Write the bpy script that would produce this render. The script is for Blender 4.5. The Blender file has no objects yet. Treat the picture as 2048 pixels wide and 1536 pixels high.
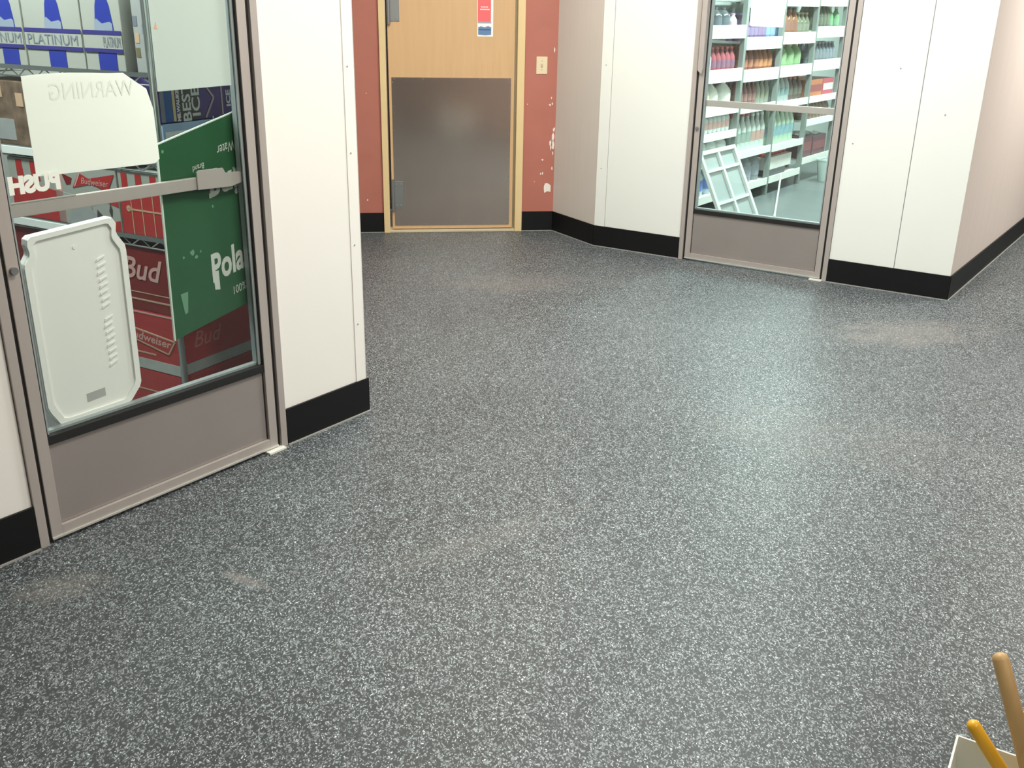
import bpy, bmesh, math, random
from mathutils import Matrix, Vector
random.seed(7)
SC = bpy.context.scene
COL = SC.collection
R_ = math.radians

# ------------------------------------------------------------------ camera
cam = bpy.data.cameras.new('camera'); camo = bpy.data.objects.new('camera', cam); COL.objects.link(camo)
cr, cu, cf = Vector((0.999837, 0.006484, 0.016826)), Vector((-0.018032, 0.359537, 0.932956)), Vector((0, 0.933108, -0.359596))
camo.matrix_world = Matrix(((cr.x, cu.x, -cf.x, 0), (cr.y, cu.y, -cf.y, 0), (cr.z, cu.z, -cf.z, 1.6), (0, 0, 0, 1)))
cam.sensor_width = 36; cam.lens = 34.53; cam.clip_start = .05
SC.camera = camo

# ------------------------------------------------------------------ world, lights, exposure
w = bpy.data.worlds.new('world'); SC.world = w; w.use_nodes = True
w.node_tree.nodes['Background'].inputs[0].default_value = (.9, .95, 1, 1)
w.node_tree.nodes['Background'].inputs[1].default_value = .05
vs = SC.view_settings
vs.view_transform = 'Standard'; vs.look = 'None'; vs.gamma = 1; vs.use_curve_mapping = False
vs.exposure = 0.22

def area(name, loc, sx, sy, power, col, rotz=0, rot=None):
    l = bpy.data.lights.new(name, 'AREA'); l.shape = 'RECTANGLE'; l.size = sx; l.size_y = sy
    l.energy = power; l.color = col
    o = bpy.data.objects.new(name, l); COL.objects.link(o); o.location = loc
    o.rotation_euler = rot if rot else (0, 0, rotz)
    return o
WARM = (1, .95, .86); COOL = (.95, 1, .97); CYAN = (.80, 1, .94)
CEIL = 2.85
# shop ceiling fluorescents
area('ceiling_lamp', (1.3, 4.6, CEIL - .02), 1.2, .6, 66, COOL, R_(54))
area('ceiling_lamp', (-.1, 5.6, CEIL - .02), 1.2, .6, 50, WARM, R_(54))
area('ceiling_lamp', (.3, 2.6, CEIL - .02), 1.2, .6, 60, WARM, R_(54))
area('ceiling_lamp', (3.4, 2.6, CEIL - .02), 1.2, .6, 60, WARM, R_(54))
area('ceiling_lamp', (4.5, 6.2, CEIL - .02), 1.2, .6, 125, WARM, R_(54))
area('ceiling_lamp', (2.0, .0, CEIL - .02), 1.2, .6, 65, WARM, R_(54))
# cooler lamps
area('cooler_lamp', (-2.04, 3.25, 2.38), 1.0, .25, 38, (.9, 1, .93), R_(144))
area('cooler_lamp', (-1.75, 4.25, 2.38), .9, .25, 18, (.9, 1, .93), R_(54))
area('cooler_lamp', (2.35, 8.0, 2.38), 1.3, .3, 95, CYAN, R_(54))
area('cooler_lamp', (3.9, 10.1, 2.38), 1.3, .3, 80, CYAN, R_(54))
# room behind the wooden door
area('back_room_lamp', (-.9, 8.6, 2.3), .6, .6, 40, WARM)

# ------------------------------------------------------------------ frames (origin, heading) of the walls
FL = ((-1.4595, 2.6561), 53.566)      # left wall, x runs along it, y into the cooler
FR = ((1.1250, 6.6032), -32.410)      # right wall
FB = ((-.9741, 7.2639), 7.911)        # back wall
FQ = ((.2856, 7.4389), -59.655)       # short return between back and right wall
FF = ((2.5850, 5.6763), 54.454)       # far right wall
FA = ((-1.2600, 3.5157), -28.430)     # wire rack in the left cooler
FT = ((2.7460, 9.7300), 54.0)         # shelving in the right cooler
def W(F, u, v, z=0):
    a = R_(F[1]); return Vector((F[0][0] + u * math.cos(a) - v * math.sin(a), F[0][1] + u * math.sin(a) + v * math.cos(a), z))

# ------------------------------------------------------------------ materials
MATS = {}
def mat(key, col, rough=.5, metal=0, var=.06, scale=8, stretch=(1, 1, 1), bump=0, bscale=60, spec=.5, trans=0):
    if key in MATS: return MATS[key]
    m = bpy.data.materials.new(key); m.use_nodes = True; nt = m.node_tree; N = nt.nodes; Lk = nt.links
    b = N['Principled BSDF']; b.inputs['Roughness'].default_value = rough; b.inputs['Metallic'].default_value = metal
    b.inputs['Specular IOR Level'].default_value = spec
    tc = N.new('ShaderNodeTexCoord'); mp = N.new('ShaderNodeMapping'); mp.inputs['Scale'].default_value = stretch
    Lk.new(tc.outputs['Object'], mp.inputs['Vector'])
    no = N.new('ShaderNodeTexNoise'); no.inputs['Scale'].default_value = scale; no.inputs['Detail'].default_value = 5
    Lk.new(mp.outputs[0], no.inputs['Vector'])
    mx = N.new('ShaderNodeMix'); mx.data_type = 'RGBA'
    mx.inputs['A'].default_value = (*[max(0, c * (1 - var)) for c in col], 1); mx.inputs['B'].default_value = (*[min(1, c * (1 + var)) for c in col], 1)
    Lk.new(no.outputs['Fac'], mx.inputs['Factor']); Lk.new(mx.outputs['Result'], b.inputs['Base Color'])
    if bump:
        n2 = N.new('ShaderNodeTexNoise'); n2.inputs['Scale'].default_value = bscale; n2.inputs['Detail'].default_value = 3
        Lk.new(mp.outputs[0], n2.inputs['Vector'])
        bp = N.new('ShaderNodeBump'); bp.inputs['Strength'].default_value = bump; bp.inputs['Distance'].default_value = .002
        Lk.new(n2.outputs['Fac'], bp.inputs['Height']); Lk.new(bp.outputs[0], b.inputs['Normal'])
    if trans: b.inputs['Transmission Weight'].default_value = trans
    MATS[key] = m; return m

def glass_mat(key, tint, refl=1.0, rough=.02):
    if key in MATS: return MATS[key]
    m = bpy.data.materials.new(key); m.use_nodes = True; nt = m.node_tree; N = nt.nodes; Lk = nt.links
    N.remove(N['Principled BSDF']); out = N['Material Output']
    t = N.new('ShaderNodeBsdfTransparent'); t.inputs[0].default_value = (*tint, 1)
    g = N.new('ShaderNodeBsdfGlossy'); g.inputs['Roughness'].default_value = rough
    lw = N.new('ShaderNodeLayerWeight'); lw.inputs['Blend'].default_value = .5     # Schlick reflectance, the same from both sides of the pane
    pw = N.new('ShaderNodeMath'); pw.operation = 'POWER'; pw.inputs[1].default_value = 5; Lk.new(lw.outputs['Facing'], pw.inputs[0])
    mu = N.new('ShaderNodeMath'); mu.operation = 'MULTIPLY_ADD'; mu.inputs[1].default_value = .9 * refl; mu.inputs[2].default_value = .035 * refl
    Lk.new(pw.outputs[0], mu.inputs[0]); mx = N.new('ShaderNodeMixShader')
    Lk.new(mu.outputs[0], mx.inputs[0]); Lk.new(t.outputs[0], mx.inputs[1]); Lk.new(g.outputs[0], mx.inputs[2]); Lk.new(mx.outputs[0], out.inputs[0])
    MATS[key] = m; return m

def floor_mat():
    m = bpy.data.materials.new('rubber_speckle_floor'); m.use_nodes = True; nt = m.node_tree; N = nt.nodes; Lk = nt.links
    b = N['Principled BSDF']; tc = N.new('ShaderNodeTexCoord')
    def math_(op, a, bb=None, c=None):
        n = N.new('ShaderNodeMath'); n.operation = op
        for i, x in enumerate((a, bb, c)):
            if x is None: continue
            if isinstance(x, (int, float)): n.inputs[i].default_value = x
            else: Lk.new(x, n.inputs[i])
        return n.outputs[0]
    # warp so that the flecks curl
    nw = N.new('ShaderNodeTexNoise'); nw.inputs['Scale'].default_value = 70; nw.inputs['Detail'].default_value = 2
    Lk.new(tc.outputs['Object'], nw.inputs['Vector'])
    vm = N.new('ShaderNodeVectorMath'); vm.operation = 'SCALE'; vm.inputs['Scale'].default_value = .018; Lk.new(nw.outputs['Color'], vm.inputs[0])
    va = N.new('ShaderNodeVectorMath'); va.operation = 'ADD'; Lk.new(tc.outputs['Object'], va.inputs[0]); Lk.new(vm.outputs[0], va.inputs[1])
    def flecks(scale, thr, lo, hi, seed):
        mp = N.new('ShaderNodeMapping'); mp.inputs['Location'].default_value = (seed, seed * 2, 0); mp.inputs['Rotation'].default_value = (0, 0, seed)
        mp.inputs['Scale'].default_value = (1, .62, 1)
        Lk.new(va.outputs[0], mp.inputs[0])
        v = N.new('ShaderNodeTexVoronoi'); v.voronoi_dimensions = '2D'; v.inputs['Scale'].default_value = scale; v.inputs['Randomness'].default_value = 1
        Lk.new(mp.outputs[0], v.inputs['Vector'])
        sx = N.new('ShaderNodeSeparateColor'); Lk.new(v.outputs['Color'], sx.inputs[0])
        pick = math_('GREATER_THAN', sx.outputs[0], thr)
        shape = N.new('ShaderNodeMapRange'); shape.inputs['From Min'].default_value = .46; shape.inputs['From Max'].default_value = .30
        Lk.new(v.outputs['Distance'], shape.inputs['Value'])
        ton = N.new('ShaderNodeMapRange'); ton.inputs['To Min'].default_value = lo; ton.inputs['To Max'].default_value = hi; Lk.new(sx.outputs[1], ton.inputs['Value'])
        return math_('MULTIPLY', math_('MULTIPLY', pick, shape.outputs[0]), ton.outputs[0])
    f = math_('MAXIMUM', flecks(170, .58, .04, .24, .7), flecks(230, .62, .04, .20, 2.1))
    f = math_('MAXIMUM', f, flecks(300, .86, .2, .62, 4.4))
    # slow change of tone, dusty scuffs
    nl = N.new('ShaderNodeTexNoise'); nl.inputs['Scale'].default_value = 1.1; nl.inputs['Detail'].default_value = 6; Lk.new(tc.outputs['Object'], nl.inputs['Vector'])
    tone = N.new('ShaderNodeMapRange'); tone.inputs['From Min'].default_value = .3; tone.inputs['From Max'].default_value = .7; tone.inputs['To Min'].default_value = .036; tone.inputs['To Max'].default_value = .054
    Lk.new(nl.outputs['Fac'], tone.inputs['Value'])
    val = math_('ADD', tone.outputs[0], f)
    cc = N.new('ShaderNodeCombineColor')
    Lk.new(math_('MULTIPLY', val, .93), cc.inputs[0]); Lk.new(math_('MULTIPLY', val, 1.05), cc.inputs[1]); Lk.new(math_('MULTIPLY', val, 1.10), cc.inputs[2])
    # scuff marks of dried dust
    last = cc.outputs[0]
    for (x, y, sx_, sy_, rot, k) in ((2.12, 5.02, .52, .24, .2, .42), (-.78, 2.5, .11, .025, -.5, .45), (-1.3, 2.44, .16, .08, .3, .35), (-.1, 2.75, .45, .08, .6, .14), (1.3, 3.6, .7, .3, -.4, .12), (.05, 5.9, .6, .25, .1, .25)):
        mp = N.new('ShaderNodeMapping'); mp.vector_type = 'TEXTURE'; mp.inputs['Location'].default_value = (x, y, 0); mp.inputs['Rotation'].default_value = (0, 0, rot); mp.inputs['Scale'].default_value = (sx_, sy_, 1)
        Lk.new(tc.outputs['Object'], mp.inputs[0])
        ln = N.new('ShaderNodeVectorMath'); ln.operation = 'LENGTH'; Lk.new(mp.outputs[0], ln.inputs[0])
        n3 = N.new('ShaderNodeTexNoise'); n3.inputs['Scale'].default_value = 2.4; n3.inputs['Detail'].default_value = 5; Lk.new(mp.outputs[0], n3.inputs['Vector'])
        d = math_('ADD', ln.outputs['Value'], math_('MULTIPLY', math_('SUBTRACT', n3.outputs['Fac'], .5), 2.2))
        mr = N.new('ShaderNodeMapRange'); mr.inputs['From Min'].default_value = 1; mr.inputs['From Max'].default_value = .35; mr.inputs['To Max'].default_value = k; Lk.new(d, mr.inputs['Value'])
        mx = N.new('ShaderNodeMix'); mx.data_type = 'RGBA'; Lk.new(mr.outputs[0], mx.inputs['Factor']); Lk.new(last, mx.inputs['A']); mx.inputs['B'].default_value = (.22, .205, .19, 1)
        last = mx.outputs['Result']
    Lk.new(last, b.inputs['Base Color'])
    b.inputs['Roughness'].default_value = .45; b.inputs['Specular IOR Level'].default_value = .28
    bp = N.new('ShaderNodeBump'); bp.inputs['Strength'].default_value = .35; bp.inputs['Distance'].default_value = .0015
    nb = N.new('ShaderNodeTexNoise'); nb.inputs['Scale'].default_value = 160; Lk.new(tc.outputs['Object'], nb.inputs['Vector']); Lk.new(nb.outputs['Fac'], bp.inputs['Height']); Lk.new(bp.outputs[0], b.inputs['Normal'])
    return m

def wood_mat(key, c1, c2, rough=.4, sc=(14, 14, .9)):
    m = mat(key, c1, rough=rough); nt = m.node_tree; N = nt.nodes
    for n in N:
        if n.type == 'MAPPING': n.inputs['Scale'].default_value = sc
        if n.type == 'TEX_NOISE': n.inputs['Scale'].default_value = 2.2; n.inputs['Detail'].default_value = 8; n.inputs['Distortion'].default_value = .6
        if n.type == 'MIX': n.inputs['A'].default_value = (*c1, 1); n.inputs['B'].default_value = (*c2, 1)
    return m

M_WALL = mat('white_panel', (.80, .785, .74), .38, var=.02, scale=2.5, bump=.08, bscale=220)
M_WALLR = mat('white_panel_cool', (.765, .785, .74), .38, var=.02, scale=2.5, bump=.08, bscale=220)
M_STRI = mat('striated_panel', (.66, .62, .57), .5, var=.07, scale=6, stretch=(26, 26, .15), bump=.1, bscale=20)
M_PINK = mat('striated_panel_pinkish', (.70, .62, .575), .45, var=.14, scale=6, stretch=(18, 18, .2), bump=.1, bscale=20)
M_CORE = mat('panel_backing', (.28, .29, .28), .8)
M_RED = mat('brick_red_paint', (.42, .145, .105), .55, var=.1, scale=5, bump=.1, bscale=90)
M_CHIP = mat('bare_plaster', (.78, .72, .65), .8)
M_BASE = mat('black_vinyl_base', (.007, .007, .008), .45, var=.2, spec=.25)
M_CAULK = mat('grey_caulk', (.30, .30, .28), .6)
M_FRAME = mat('brushed_aluminium', (.47, .425, .395), .42, metal=.35, var=.07, scale=5, stretch=(6, 6, .6))
M_KICK = mat('brushed_aluminium_panel', (.30, .27, .255), .45, metal=.3, var=.09, scale=4, bump=.05, bscale=30)
M_GASK = mat('black_rubber', (.006, .006, .006), .7)
M_BEAD = mat('inner_glazing_bead', (.34, .38, .385), .45, metal=.3)
M_GLASS = glass_mat('door_glass', (.975, .995, .99), 1.0)
M_CREAM = mat('cream_door_frame', (.72, .55, .29), .45, var=.05)
M_VENEER = wood_mat('maple_veneer', (.56, .355, .18), (.66, .43, .23), .4)
M_PLATE = mat('dull_kick_plate', (.45, .395, .355), .13, metal=.85, var=.05, scale=3, stretch=(5, 5, 1))
M_HINGE = mat('grey_steel', (.25, .26, .26), .4, metal=.6)
M_CEIL = mat('ceiling_tile', (.75, .74, .70), .8)
M_COOLW = mat('cooler_wall', (.42, .48, .46), .45)
M_COOLD = mat('cooler_wall_grey', (.34, .36, .36), .5)
M_COOLF = mat('cooler_floor', (.16, .18, .18), .3, var=.15, scale=4)
M_PAPER = mat('paper', (.93, .94, .88), .7, var=.02, scale=4)
M_PAPER2 = mat('grey_paper', (.55, .61, .57), .6, var=.04, scale=3)
M_WHITEP = mat('white_plastic', (.80, .80, .76), .32, var=.02)
M_LETTER = mat('white_vinyl_letters', (.80, .84, .76), .5)
M_CHROME = mat('chrome_wire', (.55, .58, .58), .25, metal=.9)
M_SHELF = mat('white_shelf', (.82, .84, .80), .4)
M_POST = mat('galvanised_post', (.24, .28, .26), .5, metal=.3)

# ------------------------------------------------------------------ mesh helpers
class MB:
    def __init__(s): s.v = []; s.f = []
    def add(s, vs, fs):
        n = len(s.v); s.v += [tuple(p) for p in vs]; s.f += [tuple(i + n for i in f) for f in fs]; return s
    def box(s, x0, x1, y0, y1, z0, z1):
        return s.add([(x0, y0, z0), (x1, y0, z0), (x1, y1, z0), (x0, y1, z0), (x0, y0, z1), (x1, y0, z1), (x1, y1, z1), (x0, y1, z1)],
                     [(0, 3, 2, 1), (4, 5, 6, 7), (0, 1, 5, 4), (1, 2, 6, 5), (2, 3, 7, 6), (3, 0, 4, 7)])
    def prism(s, poly, y0, y1):           # polygon in x,z, thick along y
        n = len(poly); vs = [(x, y0, z) for x, z in poly] + [(x, y1, z) for x, z in poly]
        fs = [tuple(range(n)), tuple(range(2 * n - 1, n - 1, -1))] + [(i, i + n, (i + 1) % n + n, (i + 1) % n) for i in range(n)]
        return s.add(vs, fs)
    def slab(s, poly, z0, z1):            # polygon in x,y
        n = len(poly); vs = [(x, y, z0) for x, y in poly] + [(x, y, z1) for x, y in poly]
        fs = [tuple(range(n - 1, -1, -1)), tuple(range(n, 2 * n))] + [(i, (i + 1) % n, (i + 1) % n + n, i + n) for i in range(n)]
        return s.add(vs, fs)
    def tube(s, a, b, r, n=8, r2=None, cap=0):
        a = Vector(a); b = Vector(b); d = (b - a).normalized(); x = d.orthogonal().normalized(); y = d.cross(x)
        rings = [(a, r), (b, r2 if r2 else r)]
        if cap:
            rr = rings[-1][1]
            rings += [(b + d * cap * .55, rr * .86), (b + d * cap * .9, rr * .5), (b + d * cap, rr * .12)]
        vs = []; fs = []
        for c, q in rings:
            vs += [c + (x * math.cos(2 * math.pi * i / n) + y * math.sin(2 * math.pi * i / n)) * q for i in range(n)]
        for k in range(len(rings) - 1):
            fs += [(k * n + i, k * n + (i + 1) % n, (k + 1) * n + (i + 1) % n, (k + 1) * n + i) for i in range(n)]
        fs += [tuple(range(n - 1, -1, -1)), tuple(range(len(vs) - n, len(vs)))]
        return s.add(vs, fs)
    def lathe(s, prof, n=12, c=(0, 0)):
        vs = []; fs = []
        for r, z in prof: vs += [(c[0] + r * math.cos(2 * math.pi * i / n), c[1] + r * math.sin(2 * math.pi * i / n), z) for i in range(n)]
        for k in range(len(prof) - 1):
            fs += [(k * n + i, k * n + (i + 1) % n, (k + 1) * n + (i + 1) % n, (k + 1) * n + i) for i in range(n)]
        fs += [tuple(range(n - 1, -1, -1)), tuple(range(len(vs) - n, len(vs)))]
        return s.add(vs, fs)
    def mesh(s, name, m, smooth=False, bevel=0):
        me = bpy.data.meshes.new(name); me.from_pydata(s.v, [], s.f); me.update()
        if bevel:
            bm = bmesh.new(); bm.from_mesh(me)
            bmesh.ops.bevel(bm, geom=list(bm.edges), offset=bevel, segments=2, profile=.6, affect='EDGES')
            bm.to_mesh(me); bm.free()
        if smooth:
            for p in me.polygons: p.use_smooth = True
            me.set_sharp_from_angle(angle=R_(50))
        me.materials.append(m); return me
def put(name, me, parent=None, loc=(0, 0, 0), rotz=0):
    o = bpy.data.objects.new(name, me); COL.objects.link(o); o.location = loc; o.rotation_euler = (0, 0, rotz)
    if parent: o.parent = parent
    return o
STUFF = {'rivet', 'screw', 'scuff', 'print_lines', 'embossed_marks', 'speckle_print'}
def part(name, mb, m, parent, smooth=False, bevel=0, loc=(0, 0, 0), rotz=0, label=None):
    o = put(name, mb.mesh(name, m, smooth, bevel), parent, loc, rotz)
    if label: o['label'] = label
    if name in STUFF: o['kind'] = 'stuff'
    return o
def tag(o, label, cat, group=None, kind=None):
    o['label'] = label; o['category'] = cat
    if group: o['group'] = group
    if kind: o['kind'] = kind
    return o
def thing(name, label, cat, loc=(0, 0, 0), rotz=0, group=None, kind=None):
    o = put(name, None, None, loc, rotz); return tag(o, label, cat, group, kind)
def inframe(o, F, u=0, v=0, z=0, rot=0):
    o.location = W(F, u, v, z); o.rotation_euler = (0, 0, R_(F[1] + rot)); return o
def structure(name, mb, m, label, cat, F=None):
    o = put(name, mb.mesh(name, m)); tag(o, label, cat, kind='structure')
    if F: inframe(o, F)
    return o
_txt = {}
def text_mesh(body, size, m, mirror=False, turn=0, width=None, shear=0, bold=0, slant=0):
    cu = bpy.data.curves.new('lettering', 'FONT'); cu.body = body; cu.size = size; cu.align_x = 'CENTER'; cu.align_y = 'CENTER'; cu.resolution_u = 3
    cu.shear = slant; cu.offset = bold
    t = bpy.data.objects.new('lettering', cu); COL.objects.link(t)
    dg = bpy.context.evaluated_depsgraph_get(); dg.update()
    me = bpy.data.meshes.new_from_object(t.evaluated_get(dg)); bpy.data.objects.remove(t)
    xs = [v.co.x for v in me.vertices]; ys = [v.co.y for v in me.vertices]
    cx = (min(xs) + max(xs)) / 2; cy = (min(ys) + max(ys)) / 2; k = width / (max(xs) - min(xs)) if width else 1
    c, s = math.cos(turn), math.sin(turn)
    for v in me.vertices:
        x, y = (v.co.x - cx) * k, (v.co.y - cy)
        if mirror: x = -x
        x, y = x * c - y * s, x * s + y * c
        v.co = (x, 0, y + shear * x)
    me.materials.clear(); me.materials.append(m); return me
def lettering(name, body, size, m, parent, loc, **k):
    rz = k.pop('rotz', 0)
    return put(name, text_mesh(body, size, m, **k), parent, loc, rz)

# ================================================================== STRUCTURE
big = MB().add([(-8, -4, 0), (11, -4, 0), (11, 16, 0), (-8, 16, 0)], [(0, 1, 2, 3)])
fl = structure('floor', big, floor_mat(), 'charcoal rubber floor with pale grey flecks', 'floor')
structure('ceiling', MB().add([(-8, -4, CEIL), (11, -4, CEIL), (11, 16, CEIL), (-8, 16, CEIL)], [(3, 2, 1, 0)]), M_CEIL, 'pale ceiling above the shop floor', 'ceiling')
structure('wall_rear', MB().box(-8, 11, -4.1, -4, 0, CEIL), mat('beige_wall', (.50, .42, .36), .7), 'beige wall behind the viewer', 'wall')
structure('added_reflection_wall', MB().slab([(-.2, -2.65), (1.5, 2.1), (1.9, 1.95), (.2, -2.8)], 0, .98), mat('added_rosy_partition', (.46, .33, .28), .6), 'unseen low rosy brown partition added beside the viewer for the kick plate to mirror', 'wall')  # unseen partition, added to give the kick plate something to reflect
structure('wall_side', MB().box(10.9, 11, -4, 16, 0, CEIL), mat('beige_wall', (.50, .42, .36), .7), 'beige wall far to the right of the shop', 'wall')
BH = .147; T = .10; DH = 2.1

def baseboard(name, F, spans, label):
    mb = MB(); ck = MB()
    for a, b in spans:
        mb.box(a, b, -.009, 0, .004, BH); ck.box(a, b, -.016, 0, 0, .005)
    o = structure(name, mb, M_BASE, label, 'baseboard', F); part('caulk_line', ck, M_CAULK, o); return o

# --- left wall: white panels around the first cooler door
WL = .996; EL = 1.4356
o = structure('wall_left', MB().box(-6, 0, .004, T, 0, CEIL).box(WL, EL - .004, .004, T, 0, CEIL).box(0, WL, .004, T, DH, CEIL), M_CORE, 'cream white panelled wall around the left cooler door', 'wall', FL)
for a, b, z in ((-1.2, -.001, 0), (-2.41, -1.203, 0), (WL + .001, 1.3792, 0)):
    part('panel', MB().box(a, b, 0, .004, z, CEIL), M_WALL, o)
part('panel', MB().box(0, WL, 0, .004, DH, CEIL), M_WALL, o)
ct = part('corner_trim', MB().box(1.380, EL, -.003, .004, 0, CEIL).box(EL - .003, EL, -.003, T, 0, CEIL), M_WALL, o)
mb = MB()
for z in (.39, .714, 1.068, 1.381, 1.75): mb.tube((1.399, -.0025, z), (1.399, -.0045, z), .0035, 8)
part('rivet', mb, M_CAULK, ct)
structure('wall_left_return', MB().box(EL - T, EL, T, 3.4, 0, CEIL), M_WALL, 'white end wall of the left cooler turning away', 'wall', FL)
baseboard('baseboard_left', FL, ((-6, -.001), (WL + .001, EL + .008)), 'black vinyl baseboard along the left wall')

# --- back wall, brick red
BW = 1.0312; BE = 1.2718
o = structure('wall_back', MB().box(-3.5, 0, 0, T, 0, CEIL).box(BW, BE + .1, 0, T, 0, CEIL).box(0, BW, 0, T, 2.12, CEIL), M_RED, 'brick red painted wall around the wooden door', 'wall', FB)
chips = [((1.219, .326), .045, .045), ((1.255, .69), .012, .06), ((1.258, .64), .010, .05), ((1.238, .655), .010, .022), ((1.240, .62), .007, .02), ((1.182, .53), .008, .008),
         ((1.262, .75), .008, .02), ((1.255, .47), .006, .02), ((1.170, .43), .006, .010), ((1.186, .432), .006, .012), ((1.227, .926), .009, .008), ((1.243, .935), .006, .01), ((1.236, .975), .005, .008),
         ((1.248, 1.31), .005, .02), ((1.258, .58), .005, .015), ((-.118, .242), .006, .006), ((-.1, 1.0), .004, .004), ((1.06, .93), .005, .005), ((1.125, .37), .004, .004)]
for (x, z), a, b in chips:
    n = 9; pl = [(x + a * math.cos(2 * math.pi * i / n) * random.uniform(.45, 1.15), z + b * math.sin(2 * math.pi * i / n) * random.uniform(.5, 1.15)) for i in range(n)]
    pl = [(min(px, BE - .001), pz) for px, pz in pl]
    part('paint_chip', MB().prism(pl, -.0008, .0005), M_CHIP, o)
baseboard('baseboard_back', FB, ((-3.5, -.001), (BW + .001, BE)), 'black vinyl baseboard along the red wall')
structure('wall_back_room', MB().box(-1, 2, 1.3, 1.35, 0, 2.6), M_WALL, 'pale wall of the room behind the wooden door', 'wall', FB)

# --- short striated return
QL = .5584
structure('wall_right_return', MB().box(-.1, QL, 0, T, 0, CEIL), M_STRI, 'short grey beige striated wall beside the red wall', 'wall', FQ)
baseboard('baseboard_right_return', FQ, ((0, QL),), 'black vinyl baseboard of the short striated wall')

# --- right wall
WR = 1.0132; ER = 1.7293; SR = -.6602
o = structure('wall_right', MB().box(SR + .01, 0, .004, T, 0, CEIL).box(WR, ER - .004, .004, T, 0, CEIL).box(0, WR, .004, T, DH, CEIL), M_CORE, 'white panelled wall around the right cooler door', 'wall', FR)
for a, b in ((SR + .083, -.001), (WR + .001, 1.4025), (1.4075, ER)):
    part('panel', MB().box(a, b, 0, .004, 0, CEIL), M_WALLR, o)
part('panel', MB().box(0, WR, 0, .004, DH, CEIL), M_WALLR, o)
ct = part('corner_trim', MB().box(SR, SR + .08, -.003, .004, 0, CEIL), M_WALLR, o)
mb = MB()
for z in (.55, 1.237): mb.tube((SR + .034, -.0025, z), (SR + .034, -.0045, z), .004, 8)
part('rivet', mb, M_CAULK, ct)
mb = MB()
for u, z in ((1.06, .86), (1.27, 1.30), (1.55, 1.06)): mb.tube((u, .001, z), (u, -.0015, z), .005, 8)
part('rivet', mb, M_CAULK, o)
baseboard('baseboard_right', FR, ((SR, -.001), (WR + .001, ER + .006)), 'black vinyl baseboard along the right wall')

# --- far right wall
structure('wall_far_right', MB().box(.003, 9, 0, T, 0, CEIL), M_PINK, 'pinkish beige striated wall receding at the far right', 'wall', FF)
baseboard('baseboard_far_right', FF, ((-.004, 9),), 'black vinyl baseboard of the receding right wall')

# --- cooler shells
structure('wall_left_cooler', MB().box(-2.2, EL - T, 2.7, 2.8, 0, 2.5).box(-2.3, -2.2, T, 2.8, 0, 2.5), M_COOLD, 'grey rear wall inside the left cooler', 'wall', FL)
structure('ceiling_left_cooler', MB().box(-2.3, EL - T, T, 2.8, 2.5, 2.55), M_COOLW, 'ceiling inside the left cooler', 'ceiling', FL)
structure('floor_left_cooler', MB().box(-2.3, EL - T, T, 2.8, -.01, .004), M_COOLF, 'smooth grey floor inside the left cooler', 'floor', FL)
structure('wall_right_cooler', MB().box(-3.05, 3.2, .52, .58, 0, 2.5).box(3.1, 3.2, -2.15, .58, 0, 2.5), M_COOLW, 'white rear wall inside the right cooler', 'wall', FT)
structure('ceiling_right_cooler', MB().slab([(-3.0, .55), (-3.2, -2.1), (3.2, -2.1), (3.2, .55)], 2.5, 2.55), M_COOLW, 'ceiling inside the right cooler', 'ceiling', FT)
structure('floor_right_cooler', MB().slab([(-2.95, .55), (-3.0, -.45), (-3.22, -2.1), (3.2, -2.1), (3.2, .55)], -.01, .004), M_COOLF, 'smooth grey green floor inside the right cooler', 'floor', FT)

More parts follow.
